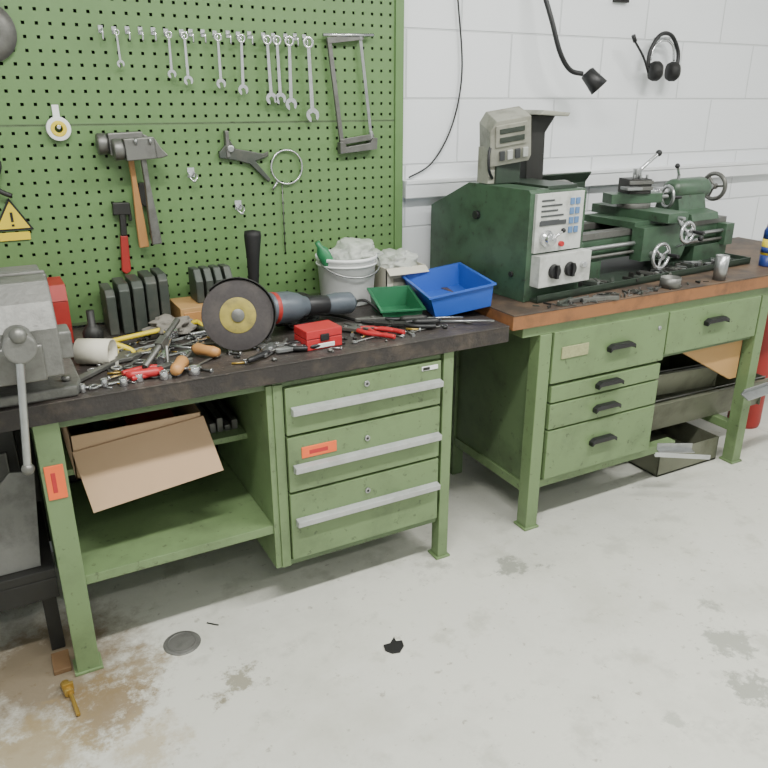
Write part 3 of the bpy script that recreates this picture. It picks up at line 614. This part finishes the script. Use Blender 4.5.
def pliers(name,M,L,mh,mj=STEELD):
    b=B(name)
    for s_ in (-1,1):
        pts=[(L*.35,s_*.012,.008),(L*.6,s_*.03,.008),(L,s_*.028,.008)]
        b.tube(pts,.008,mh,sub=5,n=10,M=M)
        b.prism([(-.055,s_*.001),(-.05,s_*.006),(-.01,s_*.015),(.03,s_*.014),(L*.38,s_*.018),(L*.38,s_*.006),(.03,-s_*.002),(0,s_*.0)],.002,.014,mj,M=M)
    b.cyl((0.01,0,.0),(0.01,0,.018),.009,mj,n=14,M=M); return b.done(.0015)
pliers('pliers',flat(.43,2.07,195),.15,RED)
pliers('pliers',flat(1.01,2.17,-48),.17,RED)
pliers('pliers',flat(1.06,2.16,-62),.17,RED)
pliers('pliers',flat(1.17,2.14,-30),.16,BLACK,DARK)
pliers('pliers',flat(1.14,2.22,-12),.15,BLACK)
pliers('pliers',flat(.74,2.10,-30),.11,BLACK,STEEL)
pliers('pliers',flat(.71,2.06,55),.11,STEELD,STEEL)
pliers('pliers',flat(.78,2.05,10),.10,BLACK,STEEL)
screwdriver('screwdriver',flat(1.24,2.10,-22),.28,BLACK)
screwdriver('screwdriver',flat(1.22,2.15,-18),.22,DARK)
wrench(flat(1.30,2.12,-25),.17,STEELD,name='open_end_wrench'); wrench(flat(1.2,2.04,10),.13,STEELD,name='open_end_wrench'); wrench(flat(.98,2.03,15),.12,STEEL,name='open_end_wrench')
crumple('shop_rag',(.50,2.40,ZB+.03),.075,.05,.032,RAG,.35,9)
crumple('shop_rag',(.90,2.30,ZB+.025),.07,.05,.025,DARK,.3,12)
b=B('socket_set')
for k in range(7):
    x=.17+.05*k+random.uniform(-.01,.01); y=1.995+.015*(k%2); r=.008+.0015*k
    b.rev([(r*.6,0),(r,0),(r,.022),(r*.6,.022)],(x,y,ZB),CHROME,n=14,closed=True)
b.done(.0005)
b=B('steel_tin'); b.rev([(.001,0),(.028,0),(.028,.035),(.025,.035),(.024,.004),(.001,.004)],(.66,2.36,ZB),STEELD); b.done()
b=B('red_case'); M=T(.88,2.075,ZB)@R(4,'Z'); b.box(-.062,.062,-.045,.045,0,.034,RED,M); b.box(-.062,.062,-.045,.045,.036,.062,RED,M); b.box(-.06,.06,-.043,.043,.032,.038,BLACK,M); b.box(-.015,.015,-.050,-.043,.026,.048,BLACK,M); b.box(-.035,.035,-.047,-.043,.004,.018,WHITE,M); b.done(.004)
b=B('bolts_and_nuts')
for k in range(110):
    x=random.uniform(.15,.65); y=random.uniform(1.985,2.45)
    if k>60: x=random.uniform(.68,1.38); y=random.uniform(1.985,2.14)
    r=random.uniform(.003,.009); M=T(x,y,ZB)@R(random.uniform(0,180),'Z')
    if k%2: b.rev([(r*.5,0),(r,0),(r,r),(r*.5,r)],(0,0,0),random.choice((STEEL,DARK,STEELD)),n=6,M=M,closed=True)
    else: b.cyl((0,0,r*.5),(r*5,0,r*.5),r*.45,random.choice((STEEL,DARK,BRASS)),n=8,M=M); b.cyl((-r*.7,0,r*.5),(0,0,r*.5),r*.9,STEEL,n=6,M=M)
b.done()
# ---------------------------------------------------------------- angle grinder
b=B('angle_grinder')
DC=Vector((.645,2.14,.984)); dn=Vector((-.25,-.93,.22)).normalized()
b.rev([(.011,-.003),(.108,-.003),(.109,0),(.108,.003),(.011,.003)],DC,DISC,dn,48,closed=True)
b.rev([(.012,.003),(.055,.003),(.055,.0045),(.012,.0045)],DC,YELD,dn,36,closed=True)
b.rev([(.001,.003),(.020,.004),(.020,.010),(.001,.012)],DC,STEELD,dn,24)
q=Vector((0,0,1)).rotation_difference(dn); M=T(*DC)@q.to_matrix().to_4x4()
n=24; rs=[]
for k in range(n+1):
    a=math.radians(-60+180*k/n); ca,sa=math.cos(a),math.sin(a)
    rs.append([(.03*ca,.03*sa,-.014),(.116*ca,.116*sa,-.014),(.116*ca,.116*sa,.012),(.113*ca,.113*sa,.012),(.113*ca,.113*sa,-.011),(.03*ca,.03*sa,-.011)])
b.rings(rs,DARK,M)
b.cyl(DC-dn*.012,DC-dn*.05,.035,STEELD)
hd=DC-dn*.060+Vector((.02,0,.01)); ax=Vector((.965,.20,-.105)).normalized()
b.rev([(.001,-.04),(.034,-.038),(.046,-.01),(.050,.03),(.044,.07),(.046,.085)],hd,STEELD,ax,24)
b.rev([(.046,.085),(.052,.09),(.052,.17),(.046,.20),(.034,.225),(.030,.31),(.038,.36),(.038,.42),(.02,.44),(.001,.445)],hd,GREYD,ax,24)
b.rev([(.0525,.10),(.0525,.115)],hd,REDP,ax,24); b.rev([(.0345,.235),(.0315,.325)],hd,BLACK,ax,24)
e=hd+ax*.44
b.tube([e,e+ax*.06,(1.19,2.20,.882),(1.12,2.20,.880),(1.06,2.34,.880),(1.0,2.40,.880),(1.08,2.40,.882),(1.13,2.36,.89),(1.08,2.30,.92),(1.02,2.33,.91),(.95,2.36,.880)],.0055,RUB,sub=6)
b.done(.0015)
b=B('power_cable'); b.tube([(1.0,2.40,.890),(1.05,2.36,.93),(1.13,2.33,.92),(1.15,2.37,.905),(1.08,2.40,.88),(.98,2.40,.879)],.006,RUB,sub=8,closed=True); b.tube([(1.13,2.20,.880),(1.2,2.19,.880),(1.16,2.12,.880),(1.05,2.12,.880),(.98,2.2,.880)],.0045,RUB,sub=6); b.done()
b=B('work_glove'); M=T(1.0,2.52,ZB+.02)
b.sph((0,0,.01),.045,DARK,M=M,sz=.6)
for k in range(4): b.tube([(-.03+.02*k,-.02,.0),(-.035+.023*k,-.07,.005),(-.04+.026*k,-.10,-.005)],.011,DARK,sub=3,M=M)
b.tube([(.04,0,0),(.07,-.03,0),(.075,-.06,0)],.011,DARK,sub=3,M=M); b.done()

# ---------------------------------------------------------------- floor things
b=B('floor_drain_cap'); b.rev([(.001,.004),(.052,.004),(.056,.002),(.058,0.0005)],(.335,1.965,0),CAST,n=40); b.rev([(.04,.0045),(.046,.0045),(.046,.0055),(.04,.0055)],(.335,1.965,0),CAST,closed=True); b.done()
b=B('rubber_scrap'); b.prism([(-.03,-.015),(-.01,-.03),(.02,-.02),(.035,0),(.02,.012),(.03,.03),(0,.02),(-.02,.03),(-.035,.01)],.001,.005,RUB,'Z',T(.917,1.631,0)@R(20,'Z')); b.done(.001)
b=B('brass_valve'); b.tube([(-.01,1.93,.01),(.0,1.88,.01),(.008,1.80,.008)],.006,BRASS); b.cyl((-.012,1.94,.013),(-.004,1.89,.013),.013,BRASS); b.box(-.02,.01,1.905,1.915,.01,.035,BRASS); b.done(.001)
b=B('bent_wire'); b.tube([(.43,2.02,.003),(.45,2.0,.003),(.46,1.99,.004)],.002,DARK); b.done()
b=B('wooden_offcut'); b.box(-.035,.015,2.0,2.09,0,.015,OFFC); b.done(.002)

# ---------------------------------------------------------------- world, camera
w=bpy.data.worlds.new('World'); bpy.context.scene.world=w; w.use_nodes=True
w.node_tree.nodes['Background'].inputs[0].default_value=(.8,.85,.9,1); w.node_tree.nodes['Background'].inputs[1].default_value=.3
cd=bpy.data.cameras.new('camera'); cd.sensor_width=36; cd.lens=741/768*36; cd.clip_start=.05
co=bpy.data.objects.new('camera',cd); co.location=(0,0,1.6); co.rotation_euler=Euler((math.radians(69),0,math.radians(-28.3)))
bpy.context.collection.objects.link(co); bpy.context.scene.camera=co
